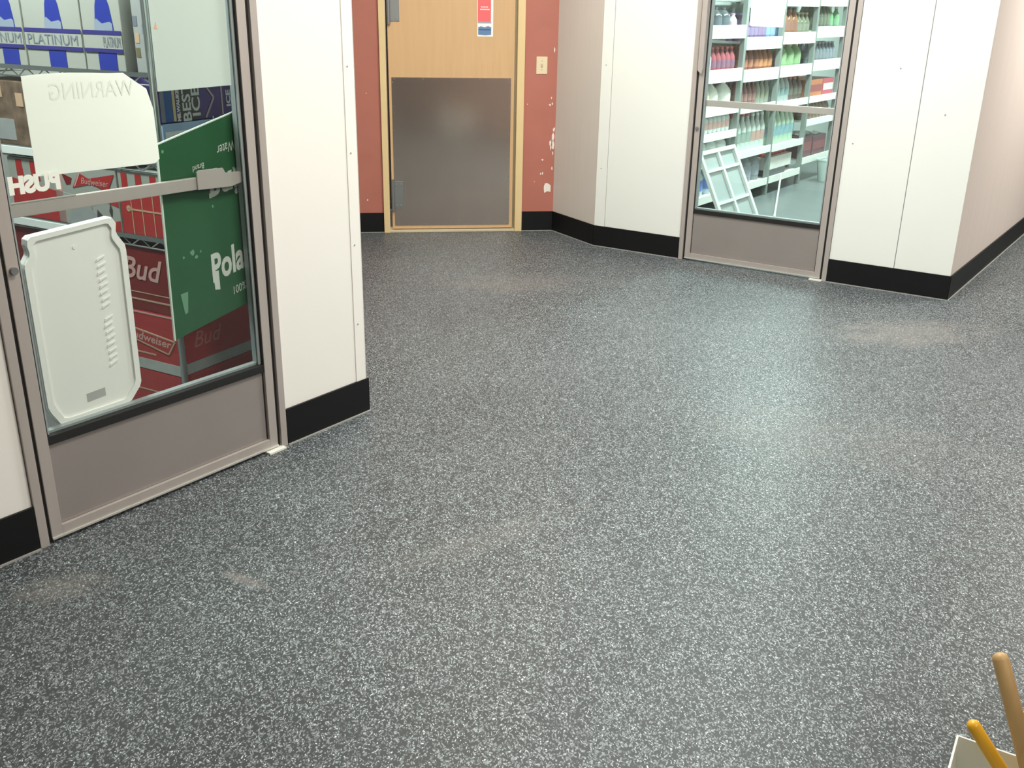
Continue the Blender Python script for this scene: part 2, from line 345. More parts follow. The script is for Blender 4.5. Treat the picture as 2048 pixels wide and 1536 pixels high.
# ================================================================== DOORS
def cooler_door(name, F, Wd, label, right):
    d = thing(name, label, 'door', kind='structure'); inframe(d, F)
    fr = part('door_frame', MB().box(.001, .030, -.010, T, 0, DH - .001).box(Wd - .030, Wd - .001, -.010, T, 0, DH - .001).box(.030, Wd - .030, -.010, T, 2.06, DH - .001), M_FRAME, d, bevel=.0015)
    part('rubber_seal', MB().box(.030, .0435, .002, .09, .004, 2.06).box(Wd - .0435, Wd - .030, .002, .09, .004, 2.06), M_GASK, fr)
    a, b = .0435, Wd - .0435; s = .0365
    st = part('stile', MB().box(a, a + s, -.004, .044, .018, 2.05), M_FRAME, d, bevel=.0015)
    part('stile', MB().box(b - s, b, -.004, .044, .018, 2.05), M_FRAME, d, bevel=.0015)
    br = part('bottom_rail', MB().box(a + s, b - s, -.004, .044, .018, .050), M_FRAME, d, bevel=.001)
    part('sill_strip', MB().box(a, b, -.008, .03, .012, .0185), mat('bright_aluminium', (.62, .62, .58), .3, metal=.5), br)
    part('top_rail', MB().box(a + s, b - s, -.004, .044, 1.98, 2.05), M_FRAME, d)
    kp = part('kick_panel', MB().box(a + s + .004, b - s - .006, .008, .04, .0515, .322), M_KICK, d)
    part('shadow_joint', MB().box(a + s, b - s, .0086, .03, .0505, .322), M_GASK, kp)
    part('gasket', MB().box(a + s, b - s, -.001, .04, .322, .350), M_GASK, d, bevel=.001)
    part('glass_pane', MB().box(a + s, b - s, .016, .022, .350, 1.98), M_GLASS, d)
    bd = MB()
    for x0, x1 in ((a + s, a + s + .004), (b - s - .004, b - s)): bd.box(x0, x1, -.001, .016, .35, 1.98)
    part('outer_bead', MB().box(a + s + .004, a + s + .014, .010, .0155, .352, 1.98).box(b - s - .014, b - s - .004, .010, .0155, .352, 1.98), M_BEAD, d)
    part('glazing_gasket', bd, M_GASK, d)
    part('glazing_bead', MB().box(a + s, a + s + .012, .023, .046, .352, 1.98).box(b - s - .012, b - s, .023, .046, .352, 1.98).box(a + s, b - s, .023, .046, .350, .358), M_BEAD, d)
    pb = part('push_bar', MB().box(a + s - .002, b - s + .002, .030, .046, 1.013, 1.053), M_FRAME, d, bevel=.002)
    # lock on the left stile and pull plate
    lk = MB().tube((a + .018, -.004, .875), (a + .018, -.016, .875), .011, 14)
    part('lock_cylinder', lk, M_HINGE, d, smooth=True)
    ph = part('pull_plate', MB().prism([(a - .004, 1.235), (a + .024, 1.21), (a + .03, 1.24), (a + .03, 1.75), (a - .004, 1.75)], -.030, -.006), M_FRAME, d, bevel=.0015)
    part('pivot_shoe', MB().box(Wd - .105, Wd - .025, -.03, .02, 0, .008), mat('white_metal', (.72, .72, .66), .35), d, bevel=.001)
    return d, pb
d1, pb1 = cooler_door('door_1', FL, WL, 'aluminium framed glass cooler door on the left with a white tray behind it', False)
part('latch_bracket', MB().prism([(.725, 1.05), (.725, 1.070), (.735, 1.076), (.83, 1.074), (.84, 1.056), (.914, 1.052), (.914, 1.02), (.86, 1.008), (.725, 1.013)], .024, .030), M_FRAME, pb1, bevel=.001)
part('painted_highlight', MB().box(.082, .30, .0285, .031, 1.0515, 1.0555), mat('bright_aluminium', (.62, .62, .58), .3, metal=.5), pb1)  # pale strip painted in as the highlight on the bar's upper left edge
t = lettering('push_lettering', 'PUSH', .064, M_LETTER, d1, (.174, .0152, 1.105), mirror=True, width=.152, bold=.004)
d2, pb2 = cooler_door('door_2', FR, WR, 'aluminium framed glass cooler door on the right with bottles behind it', True)

# --- wooden door in the red wall
d3 = thing('door_3', 'maple veneer door with tall metal kick plate in cream frame', 'door', kind='structure'); inframe(d3, FB)
part('door_frame', MB().box(0, .044, -.022, .12, 0, 2.12).box(.978, BW, -.022, .12, 0, 2.12).box(.044, .978, -.022, .12, 2.07, 2.12), M_CREAM, d3, bevel=.002)
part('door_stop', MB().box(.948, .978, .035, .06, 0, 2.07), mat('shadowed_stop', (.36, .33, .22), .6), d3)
lf = part('door_leaf', MB().box(.062, .962, .010, .052, .022, 2.06), M_VENEER, d3, bevel=.002)
part('edge_strip', MB().box(.050, .060, .03, .05, .17, 2.06), M_GASK, d3)
kp = part('kick_plate', MB().box(.080, .938, .0075, .010, .047, 1.11), M_PLATE, d3)
mb = MB()
for i in range(7):
    for x in (.088, .93): mb.tube((x, .0075, .07 + i * .168), (x, .006, .07 + i * .168), .004, 6)
for i in range(5):
    for z in (.056, 1.10): mb.tube((.10 + i * .204, .0075, z), (.10 + i * .204, .006, z), .004, 6)
part('screw', mb, M_HINGE, kp)
part('threshold', MB().box(.044, .978, -.015, .11, 0, .016), mat('pale_threshold', (.60, .52, .36), .5), d3, bevel=.002)
for z0, z1 in ((.173, .392), (1.475, 1.70)):
    h = part('spring_hinge', MB().box(.080, .146, .002, .0075, z0 + .01, z1 - .015), M_HINGE, d3, bevel=.001)
    part('hinge_barrel', MB().tube((.070, -.006, z0 - .012), (.070, -.006, z1), .0135, 14), M_HINGE, h, smooth=True)
    mb = MB()
    for x in (.096, .128):
        for z in (z0 + .03, z1 - .035): mb.tube((x, .002, z), (x, -.001, z), .006, 8)
    part('screw', mb, M_CHROME, h)

# safety notice on the wooden door
s = thing('notice_sticker', 'narrow red and blue notice sticker with white border on wooden door', 'sticker'); inframe(s, FB, .748, .0092, 1.391)
part('backing', MB().box(-.056, .056, 0, .0006, 0, .30), mat('sticker_white', (.85, .85, .82), .4), s)
part('red_field', MB().box(-.053, .040, -.0006, 0, .098, .297), mat('sticker_red', (.80, .14, .15), .4), s)
part('grey_stripe', MB().box(-.053, .043, -.0008, 0, .088, .098), mat('sticker_grey', (.35, .36, .42), .4), s)
part('blue_field', MB().prism([(-.05, .012), (.0, .008), (.042, .012), (.043, .062), (.02, .07), (-.005, .062), (-.03, .068), (-.05, .062)], -.0006, 0), mat('sticker_blue', (.12, .22, .40), .4), s)
part('dark_line', MB().box(-.046, .036, -.0012, -.0006, .042, .050), mat('sticker_navy', (.06, .1, .22), .4), s)
mb = MB()
for x0, x1, z in ((-.03, .02, .192), (-.036, .027, .176)):
    x = x0
    while x < x1: mb.box(x, x + .006, -.0012, -.0006, z, z + .007); x += .0085
part('print_lines', mb, mat('sticker_white', (.85, .85, .82), .4), s)

# light switch
s = thing('light_switch', 'ivory light switch plate on red wall right of door', 'switch'); inframe(s, FB, 1.158, 0, 1.142)
part('plate', MB().box(-.040, .040, -.006, 0, 0, .119), mat('ivory_plastic', (.74, .62, .42), .4), s, bevel=.002)
part('toggle', MB().box(-.006, .006, -.012, -.006, .049, .070), mat('ivory_dark', (.5, .42, .32), .4), s)
mb = MB()
for z in (.03, .089): mb.tube((0, -.006, z), (0, -.0068, z), .003, 8)
part('screw', mb, M_HINGE, s)

# ================================================================== THINGS ON THE LEFT COOLER DOOR
# paper notice, its far corner curling away
s = thing('paper_notice', 'blank back of a white paper notice taped inside the left door glass', 'paper'); inframe(s, FL, 0, .0235, 0)
cols = [.186, .25, .32, .39, .45, .50, .54, .575, .592]
vsx = []; fsx = []
for i, u in enumerate(cols):
    k = max(0, (u - .46) / .135)
    zt = 1.396 + .004 * math.sin(i) - (.0 if u < .5 else (u - .5) * .75 + (.05 if u > .58 else 0)); zb = 1.121 - .004 * min(1, (u - .186) * 3) + (.012 if u > .58 else 0)
    for j in range(6):
        f = j / 5; z = zb + (zt - zb) * f
        vsx.append((u, .004 * k * f, z))
n = len(cols)
fsx = [(i * 6 + j, (i + 1) * 6 + j, (i + 1) * 6 + j + 1, i * 6 + j + 1) for i in range(n - 1) for j in range(5)]
m2 = [(x, y + .0007, z) for x, y, z in vsx]
mb = MB().add(vsx, fsx).add(m2, [f[::-1] for f in fsx]); part('sheet', mb, M_PAPER, s, smooth=True)
lettering('show_through_print', 'WARNING', .066, mat('faint_print', (.85, .86, .80), .7), s, (.395, -.0006, 1.350), mirror=True, width=.27)
# grey sheet upper right
s = thing('paper_sheet', 'plain pale grey sheet hung inside the upper right of left door', 'paper'); inframe(s, FL, 0, .0235, 0)
part('sheet', MB().prism([(.612, 1.332), (.893, 1.338), (.897, 1.78), (.615, 1.78)], 0, .002), M_PAPER2, s)
part('tape', MB().prism([(.622, 1.516), (.634, 1.514), (.630, 1.535)], -.0008, 0), mat('orange_tape', (.75, .42, .28), .5), s)

# green carton sheet
s = thing('carton_sheet', 'dark green printed cardboard sheet with white lettering behind left door', 'cardboard'); inframe(s, FL, 0, .058, 0)
GR = mat('carton_green', (.020, .088, .036), .33, var=.25, scale=3); GW = mat('carton_white', (.52, .55, .50), .5)
part('board', MB().prism([(.598, .514), (.918, .578), (.918, 1.247), (.609, 1.167)], 0, .006), GR, s)
part('raw_edge', MB().prism([(.596, .514), (.601, .512), (.612, 1.167), (.607, 1.167)], -.0008, .0062).prism([(.609, 1.165), (.918, 1.245), (.918, 1.249), (.609, 1.169)], -.0008, .0062), mat('carton_edge', (.55, .62, .55), .7), s)
SH = .22
lettering('brand_lettering', 'Pola', .135, GW, s, (.843, -.001, .745), width=.140, shear=SH, bold=.004)
part('brand_lettering', MB().prism([(.779, .655), (.800, .652), (.800, .72), (.776, .72)], -.0011, -.0004), GW, s)
lettering('brand_lettering', '100%', .042, GW, s, (.884, -.001, .642), width=.055, shear=SH)
lettering('brand_lettering', 'ing', .125, GW, s, (.852, -.001, 1.020), width=.125, turn=math.pi, shear=SH, bold=.004)
lettering('brand_lettering', 'Water', .048, GW, s, (.874, -.001, 1.133), width=.074, turn=math.pi, shear=SH)
lettering('brand_lettering', 'Brand', .028, GW, s, (.757, -.001, 1.080), width=.045, turn=math.pi, shear=SH)
mb = MB()
for u, z, r in ((.628, 1.145, .006), (.70, .80, .012), (.715, .785, .008), (.665, .79, .005), (.735, .80, .005), (.835, 1.235, .004), (.80, .945, .006), (.90, 1.06, .008)):
    mb.prism([(u + r * math.cos(2 * math.pi * i / 7) * random.uniform(.5, 1.1), z + r * math.sin(2 * math.pi * i / 7) * random.uniform(.6, 1.3)) for i in range(7)], -.001, -.0002)
mb.prism([(.638, .668), (.668, .672), (.660, .60), (.648, .595)], -.001, -.0002)
part('scuff', mb, mat('carton_scuff', (.12, .27, .16), .5), s)

# moulded white lid
s = thing('plastic_tray', 'moulded white plastic tray with raised rim standing inside left door', 'tray'); inframe(s, FL, 0, .052, 0)
out = [(.150, .357), (.168, .352), (.392, .354), (.405, .360), (.440, .398), (.447, .415), (.452, .86), (.450, .878), (.428, .912), (.424, .925), (.428, .950), (.418, .966), (.405, .969), (.150, .951), (.138, .943), (.135, .925), (.139, .905), (.137, .895), (.120, .872), (.117, .86), (.119, .42), (.126, .400)]
cx, cz = .283, .65
part('tray_skirt', MB().prism(out, .0, .022), M_WHITEP, s, bevel=.003)
def ring(k0, k1, y0, y1, m, nm):
    a = [(cx + (x - cx) * k0[0], cz + (z - cz) * k0[1]) for x, z in out]; b = [(cx + (x - cx) * k1[0], cz + (z - cz) * k1[1]) for x, z in out]; n = len(out)
    vs = [(x, y1, z) for x, z in a] + [(x, y0, z) for x, z in a] + [(x, y0, z) for x, z in b] + [(x, y1, z) for x, z in b]
    fs = []
    for q in range(3): fs += [(q * n + i, q * n + (i + 1) % n, (q + 1) * n + (i + 1) % n, (q + 1) * n + i) for i in range(n)]
    return part(nm, MB().add(vs, fs), m, s, smooth=False)
ring((.985, .992), (.87, .945), -.008, .002, M_WHITEP, 'raised_rim')
mb = MB()
for i in range(17):
    if i == 8: continue
    z = .845 - i * .0215; u = .363 + .002 * math.sin(i * 2.3)
    mb.prism([(u - .018, z - .008), (u + .012, z + .004), (u + .014, z + .010), (u - .014, z + .001)], -.004, .001)
part('embossed_marks', mb, M_WHITEP, s, bevel=.0006)
part('moulding_gate', MB().tube((.283, .001, .895), (.283, -.002, .895), .006, 10), M_WHITEP, s)
part('barcode_label', MB().prism([(.254, .398), (.318, .402), (.318, .430), (.254, .426)], -.001, .001), mat('label_grey', (.40, .40, .38), .6), s)

# ================================================================== LEFT COOLER: WIRE RACK AND CASES
rack = thing('wire_rack', 'chrome wire rack of shelves behind the left door', 'rack'); inframe(rack, FA)
RX0, RX1, RY0, RY1 = -1.02, -.006, .012, .46
for x, y in ((RX0, RY0), (RX1, RY0), (RX0, RY1), (RX1, RY1)):
    part('post', MB().tube((x, y, .012), (x, y, 1.85), .0125, 12), M_CHROME, rack, smooth=True)
    part('foot', MB().tube((x, y, .004), (x, y, .02), .018, 10), M_GASK, rack)
def wire_shelf(z):
    mb = MB()
    for zz in (z, z - .032):
        mb.tube((RX0, RY0, zz), (RX1, RY0, zz), .0035, 6).tube((RX0, RY1, zz), (RX1, RY1, zz), .0035, 6).tube((RX0, RY0, zz), (RX0, RY1, zz), .0035, 6).tube((RX1, RY0, zz), (RX1, RY1, zz), .0035, 6)
    n = 20; st = (RX1 - RX0) / n
    for i in range(n):
        a, b = (z, z - .032) if i % 2 else (z - .032, z)
        mb.tube((RX0 + i * st, RY0, a), (RX0 + (i + 1) * st, RY0, b), .0025, 5)
    for i in range(8):
        a, b = (z, z - .032) if i % 2 else (z - .032, z)
        mb.tube((RX1, RY0 + i * .056, a), (RX1, RY0 + (i + 1) * .056, b), .0025, 5)
    for i in range(34): x = RX0 + (i + .5) * (RX1 - RX0) / 34; mb.tube((x, RY0, z + .003), (x, RY1, z + .003), .0022, 5)
    return part('wire_shelf', mb, M_CHROME, rack)
for z in (.768, 1.050, 1.352):
    ws = wire_shelf(z)
    if z < 1.3: part('price_rail', MB().box(RX0 + .05, -.50 if z < 1 else -.66, RY0 - .012, RY0 - .006, z - .024, z + .004), mat('bright_rail', (.85, .88, .86), .4), ws)
    part('front_rail', MB().box(RX0 + .02, RX1 - .016, RY0 - .0055, RY0 - .004, z - .006, z + .010), M_CHROME, ws)

CW = mat('case_white', (.36, .365, .335), .45, var=.05, scale=5); CB = mat('case_blue', (.03, .045, .30), .3, var=.2); CN = mat('case_navy', (.045, .04, .19), .35)
CR = mat('case_red', (.42, .035, .035), .38, var=.15, scale=6); CRD = mat('case_dark_red', (.20, .018, .018), .38, var=.2, scale=6); CT = mat('case_tan_line', (.52, .35, .24), .5); CPK = mat('case_pink', (.62, .36, .33), .5)
CG = mat('case_grey', (.33, .34, .34), .5, var=.15, scale=15); CGD = mat('case_charcoal', (.06, .055, .055), .5)
CPT = mat('print_slate', (.17, .19, .24), .5)
def case(name, label, x0, x1, y0, y1, z0, z1, m, group=None):
    c = thing(name, label, 'beer case', group=group); inframe(c, FA, (x0 + x1) / 2, y0, z0)
    hw = (x1 - x0) / 2; part('carton', MB().box(-hw, hw, 0, y1 - y0, 0, z1 - z0), m, c, bevel=.004)
    part('flap_joint', MB().box(-hw + .004, hw - .004, (y1 - y0) / 2 - .001, (y1 - y0) / 2 + .001, z1 - z0 - .0006, z1 - z0 + .0006), CGD, c)
    return c
def pr(mb, m, c, nm='print'): return part(nm, mb, m, c)
E1 = -.0014
def bottle_poly(cx, z0, h, wb, wn):
    pts = [(-wb, 0), (wb, 0), (wb, .46), (wb * .97, .52), (wn * 1.35, .72), (wn, .80), (wn, 1)]
    return [(cx + a, z0 + b * h) for a, b in pts] + [(cx - a, z0 + b * h) for a, b in pts[:1:-1]]
ZT = 1.3575
def platinum(x0, x1, label, bx, tx, tw, side=False):
    c = case('beer_case', label, x0, x1, .014, .27, ZT, 1.625, CW, 'white cases on the top shelf of the left rack'); xc = (x0 + x1) / 2; hw = (x1 - x0) / 2
    for b in bx:
        pr(MB().prism(bottle_poly(b - xc, .002, 0.30, .046, .026), E1, -.0002), CB, c, 'bottle_print')
        pr(MB().prism([(b - xc - .050, .136), (b - xc + .042, .136), (b - xc + .042, .160), (b - xc + .03, .166), (b - xc - .01, .160), (b - xc - .036, .176), (b - xc - .046, .165)], E1 * 1.5, E1), mat('silver_print', (.26, .30, .38), .4), c, 'logo_print')
    pr(MB().box(-hw + .002, hw - .002, E1 * 2, E1, .068, .135), CW, c, 'band_print')
    pr(MB().box(-hw + .002, hw - .002, E1 * 3, E1 * 2, .123, .137).box(-hw + .002, hw - .002, E1 * 3, E1 * 2, .064, .077), CN, c, 'stripe_print')
    lettering('brand_lettering', 'PLATINUM', .050, CPT, c, (tx - xc, E1 * 3, .0995), width=tw)
    return c
platinum(-1.0, -.655, 'white beer case with blue bands, leftmost and cut off by the picture edge', (-.74,), -.795, .26)
platinum(-.645, -.335, 'white beer case with a large blue bottle and full PLATINUM lettering', (-.478,), -.492, .27)
platinum(-.328, -.130, 'narrower white beer case with a blue bottle right of the large lettering', (-.215,), -.182, .085)
c = case('beer_case', 'grey white carton with small coloured squares beside the chrome post', -.092, -.022, .03, .27, ZT, 1.625, CG)
for x, z, m in ((-.022, .155, CPT), (-.018, .100, CT), (-.020, .052, mat('print_olive', (.16, .14, .07), .5)), (.02, .13, CPT)):
    pr(MB().box(x - .010, x + .010, E1, 0, z, z + .032), m, c)
mb = MB()
for i in range(12): mb.box(.028, .033, E1, 0, .01 + i * .02, .016 + i * .02)
pr(mb, CW, c)
# brown cases, second tier
BRW = mat('case_brown', (.17, .115, .085), .5, var=1.0, scale=22)
c = case('beer_case', 'blurred brown and purple beer case below the white cases at far left', -1.0, -.62, .016, .30, 1.0566, 1.30, BRW)
pr(MB().box(-.15, .02, E1, 0, .02, .10), mat('case_grey', (.33, .34, .34)), c); pr(MB().box(.05, .09, E1, 0, .15, .20), CT, c); pr(MB().box(-.08, -.03, E1, 0, .18, .24), CT, c)
c = case('beer_case', 'brown beer case mostly hidden behind the white paper notice', -.61, -.20, .016, .30, 1.0566, 1.28, BRW)
pr(MB().box(-.12, .12, E1, 0, .05, .15), CT, c)
c = case('beer_case', 'pale blue shrink wrapped pack under the purple case beside green sheet', -.17, -.022, .05, .42, 1.0566, 1.185, mat('wrap_blue', (.30, .42, .60), .2, var=.5, scale=9))
pr(MB().box(.0735, .0755, .01, .34, .02, .10), mat('wrap_white', (.60, .66, .66), .2, var=.3, scale=12), c)
# purple case, lettering reads upwards on the end face
PU = mat('case_purple', (.060, .040, .17), .35, var=.5, scale=7)
c = case('beer_case', 'dark purple and blue beer case with sideways ICE lettering under grey sheet', -.17, -.022, .045, .42, 1.187, 1.345, PU)
X = .0745
def endpr(mb_pts, m, nm='print'):
    mb = MB()
    for y0, y1, z0, z1 in mb_pts: mb.box(X, X + .001, y0, y1, z0, z1)
    return part(nm, mb, m, c)
endpr([(.004, .022, .004, .15)], CPT); endpr([(.022, .058, .004, .15)], mat('case_royal', (.03, .09, .27), .4)); endpr([(.060, .072, .004, .15)], mat('case_gold', (.50, .42, .22), .4)); endpr([(.092, .19, .004, .154)], CGD)
LW = mat('case_letter_white', (.52, .54, .56), .5)
for body, y, sz, wd in (('MILWAUKEES', .085, .020, .13), ('BEST', .125, .055, .135), ('ICE', .170, .055, .105), ('ICE', .335, .03, .06)):
    lettering('brand_lettering', body, sz, LW, c, (X + .0016, y, .068), turn=math.pi / 2, width=wd, rotz=math.pi / 2, bold=.0012)
mb = MB()
for a, b in (((.215, .13), (.262, .075)), ((.262, .075), (.215, .005))):
    dy, dz = b[0] - a[0], b[1] - a[1]; ln = math.hypot(dy, dz); ny, nz = -dz / ln * .004, dy / ln * .004
    mb.add([(X + .0012, a[0] + ny, a[1] + nz), (X + .0012, a[0] - ny, a[1] - nz), (X + .0012, b[0] - ny, b[1] - nz), (X + .0012, b[0] + ny, b[1] + nz)], [(0, 1, 2, 3)])
mb.box(X, X + .001, .30, .307, .01, .15); part('print', mb, mat('case_tan_grey', (.36, .30, .30), .5), c)

# red cases on the third shelf
c = case('beer_case', 'white and red beer case with bow tie logo and grey horses print', -.87, -.255, .014, .30, .7735, 1.012, CW)
q = -.5625
def P(pts): return [(x - q, z - .7735) for x, z in pts]
for a, b, z0, z1 in ((-.82, -.785, .93, 1.003), (-.735, -.69, .93, 1.003)): pr(MB().prism(P([(a, z0), (b + .006, z0), (b, z1), (a, z1)]), E1, 0), CR, c)
pr(MB().prism(P([(-.865, .78), (-.60, .78), (-.60, .90), (-.865, .93)]), E1, 0), CR, c)
pr(MB().prism(P([(-.60, .78), (-.56, .78), (-.56, .96), (-.60, .96)]), E1, 0), CPK, c)
pr(MB().prism(P([(-.555, .972), (-.50, .958), (-.51, .935), (-.535, .93)]), E1, 0), CRD, c)
pr(MB().prism(P([(-.455, .982), (-.405, .964), (-.262, .992), (-.305, .925), (-.395, .945), (-.50, .922)]), E1 * 1.5, E1), CR, c, 'bow_tie_print')
pr(MB().prism(P([(-.49, .928), (-.483, .928), (-.447, .982), (-.454, .982)]), E1 * 2, E1), CPK, c)
lettering('brand_lettering', 'Budweiser', .034, CPK, c, (-.372 - q, E1 * 2, .954 - .7735), width=.15, slant=.3)
pr(MB().prism(P([(-.60, .905), (-.41, .88), (-.41, .80), (-.54, .78), (-.60, .78)]), E1, 0), CW, c)
pr(MB().prism(P([(-.555, .778), (-.435, .778), (-.44, .83), (-.40, .83), (-.41, .87), (-.45, .885), (-.50, .87)]), E1 * 1.6, E1), CG, c, 'horse_print')
pr(MB().prism(P([(-.46, .87), (-.395, .84), (-.34, .80), (-.33, .778), (-.44, .778)]), E1 * 1.8, E1), CG, c, 'horse_print')
pr(MB().prism(P([(-.43, .885), (-.395, .89), (-.385, .872), (-.42, .865)]), E1 * 2.2, E1), CGD, c, 'horse_print')
pr(MB().prism(P([(-.375, .85), (-.35, .83), (-.355, .79), (-.385, .80)]), E1 * 2.2, E1), CGD, c, 'horse_print')
pr(MB().prism(P([(-.40, .90), (-.258, .905), (-.258, .87), (-.38, .895)]), E1, 0), CR, c)
pr(MB().prism(P([(-.31, .85), (-.30, .88), (-.293, .86), (-.30, .83)]), E1 * 2, E1), CGD, c)
pr(MB().prism(P([(-.32, .775), (-.258, .775), (-.258, .82), (-.30, .81)]), E1, 0), CR, c)
c = case('beer_case', 'red beer case with thin tan lines right of the bow tie case', -.248, -.022, .016, .42, .7735, 1.012, CW)
q = -.135
pr(MB().box(-.110, .110, E1, 0, .006, .165), CR, c)
for a, b in ((-.228, -.198), (-.155, -.124), (-.08, -.05)): pr(MB().box(a - q, b - q, E1, 0, .165, .230), CR, c)
mb = MB()
for x in (-.055, .0, .058): mb.box(x, x + .004, E1 * 2, E1, .006, .165)
mb.box(-.075, .10, E1 * 2, E1, .095, .101); mb.tube((-.07, E1 * 2, .10), (-.07, 0, .10), .012, 10); pr(mb, CT, c)

# stacked red cases below the third shelf
def redcase(x0, x1, z0, z1, label, band, tagx, dark):
    c = case('beer_case', label, x0, x1, .016, .42, z0, z1, CRD if dark else CR, 'red beer cases stacked on the floor of the left cooler'); xc = (x0 + x1) / 2; hw = (x1 - x0) / 2; h = z1 - z0
    if band:
        pr(MB().box(-hw - .0012, hw + .0012, -.0012, .404, .002, .044), mat('case_white_dim', (.42, .44, .42), .5, var=.15, scale=20), c, 'white_base_print')
        pr(MB().prism([(hw - .235, .160), (hw - .02, .136), (hw - .058, .088), (hw - .235, .122)], E1 * 1.6, 0), CR, c, 'bow_tie_print')
        mb = MB()
        for a, b in (((-.24, .165), (-.018, .140)), ((-.018, .140), (-.058, .084)), ((-.058, .084), (-.24, .120))):
            dx, dz = b[0] - a[0], b[1] - a[1]; ln = math.hypot(dx, dz); nx, nz = -dz / ln * .003, dx / ln * .003
            mb.prism([(hw + a[0] + nx, a[1] + nz), (hw + a[0] - nx, a[1] - nz), (hw + b[0] - nx, b[1] - nz), (hw + b[0] + nx, b[1] + nz)], E1 * 2, 0)
        pr(mb, CT, c)
        lettering('brand_lettering', 'Budweiser', .045, CPK, c, (hw - .155, E1 * 2, .134), width=.235, slant=.25, shear=-.08, bold=.0008)
        pr(MB().box(hw - .24, hw - .13, E1, 0, .066, .072), CT, c)
        pr(MB().box(-hw + .01, hw - .01, E1, 0, h - .012, h - .006), CPK, c)
        lettering('brand_lettering', 'Bud', .09, mat('case_pale_red', (.5, .16, .14), .5), c, (hw + .0012, .15, .13), rotz=math.pi / 2, slant=.3)
    elif dark:
        lettering('brand_lettering', 'Bud', .12, CPK, c, (hw - .15, E1 * 1.5, .165), slant=.35, width=.22, bold=.002)
        pr(MB().box(-hw + .01, hw - .01, E1, 0, .04, .046).box(-hw + .01, hw - .01, E1, 0, .070, .073), CT, c)
    else:
        pr(MB().box(-hw + .01, hw - .01, E1, 0, .14, .145).box(-hw + .01, hw - .01, E1, 0, .07, .074), CT, c)
    return c
for x0, x1, w_ in ((-.47, -.024, 'beside the chrome post'), (-.93, -.48, 'behind the white tray')):
    redcase(x0, x1, .006, .236, 'bottom red beer case of the stack ' + w_, False, 0, False)
    redcase(x0, x1, .237, .480, 'red beer case with white base band, middle of stack ' + w_, True, 0, False)
    redcase(x0, x1, .481, .728, 'dark red beer case with pale script, top of stack ' + w_, False, 0, True)

# ================================================================== RIGHT COOLER: SHELVING AND BOTTLES
BAYS = [(-2.31, -1.52), (-1.52, -.735), (-.735, .07), (.07, .87)]
LEV = [[.135, .43, .635, .83, 1.10, 1.43], [.135, .43, .81, 1.08, 1.335, 1.66], [.135, .42, .80, 1.085, 1.365, 1.68], [.22, .585, .80, 1.11, 1.41, 1.69]]
BN = ['nearest', 'second', 'third', 'fourth', 'farthest']
for i, (a, b) in enumerate(BAYS):
    un = thing('shelving_unit', 'white cooler shelving unit, %s bay seen through right door' % BN[i], 'shelving'); inframe(un, FT, a, 0, 0)
    w_ = b - a
    for y in (.015, .44):
        p = part('post', MB().box(-.022, .022, y - .02, y + .02, .004, 2.0), M_POST, un)
        if i == 3: part('post', MB().box(w_ - .022, w_ + .022, y - .02, y + .02, .004, 2.0), M_POST, un)
    for z in LEV[i]:
        lip = .055 if z > 1.0 else .032
        sh = part('shelf', MB().box(.024, w_ - .024, .0, .45, z, z + .018), M_SHELF, un)
        part('front_lip', MB().prism([(.024, z - (.045 if z > 1 else .03)), (w_ - .024, z - (.045 if z > 1 else .03)), (w_ - .024, z + lip), (.024, z + lip)], -.012, -.001), M_SHELF, sh)

BOT = {}
def bottle_set(kind, r, h, body, cap, lab):
    key = (kind, r, h, body, cap, lab)
    if key in BOT: return BOT[key]
    bm_ = mat('liquid_%s' % '_'.join('%02d' % int(c * 99) for c in body), body, .15, var=.15, scale=30)
    cm = mat('cap_%s' % '_'.join('%02d' % int(c * 99) for c in cap), cap, .4)
    lm = mat('label_%s' % '_'.join('%02d' % int(c * 99) for c in lab), lab, .5, var=.25, scale=40)
    if kind == 'bottle': prof = [(r * .9, 0), (r, .012), (r, h * .55), (r * .93, h * .62), (r * .55, h * .78), (r * .38, h * .85), (r * .38, h * .93)]; cp = [(r * .44, h * .925), (r * .44, h), (r * .3, h + .002)]; lb = (.22, .5)
    elif kind == 'can': prof = [(r * .8, 0), (r, .01), (r, h * .9), (r * .82, h * .97)]; cp = [(r * .82, h * .968), (r * .80, h)]; lb = (.25, .7)
    else: prof = [(r * .95, 0), (r, .015), (r, h * .62), (r * .8, h * .74), (r * .45, h * .86), (r * .3, h * .9), (r * .3, h * .94)]; cp = [(r * .36, h * .935), (r * .36, h)]; lb = (.18, .55)
    me = (MB().lathe(prof, 12).mesh('bottle_body', bm_, True), MB().lathe(cp, 10).mesh('cap', cm, True), MB().lathe([(r * 1.015, h * lb[0]), (r * 1.015, h * lb[1])], 12).mesh('wrap_label', lm, True))
    BOT[key] = me; return me
ORD = ['leftmost', 'second from left', 'third from left', 'fourth from left', 'fifth from left', 'sixth from left', 'seventh from left', 'eighth from left', 'ninth from left', 'tenth from left', 'eleventh from left', 'twelfth from left', 'thirteenth from left']
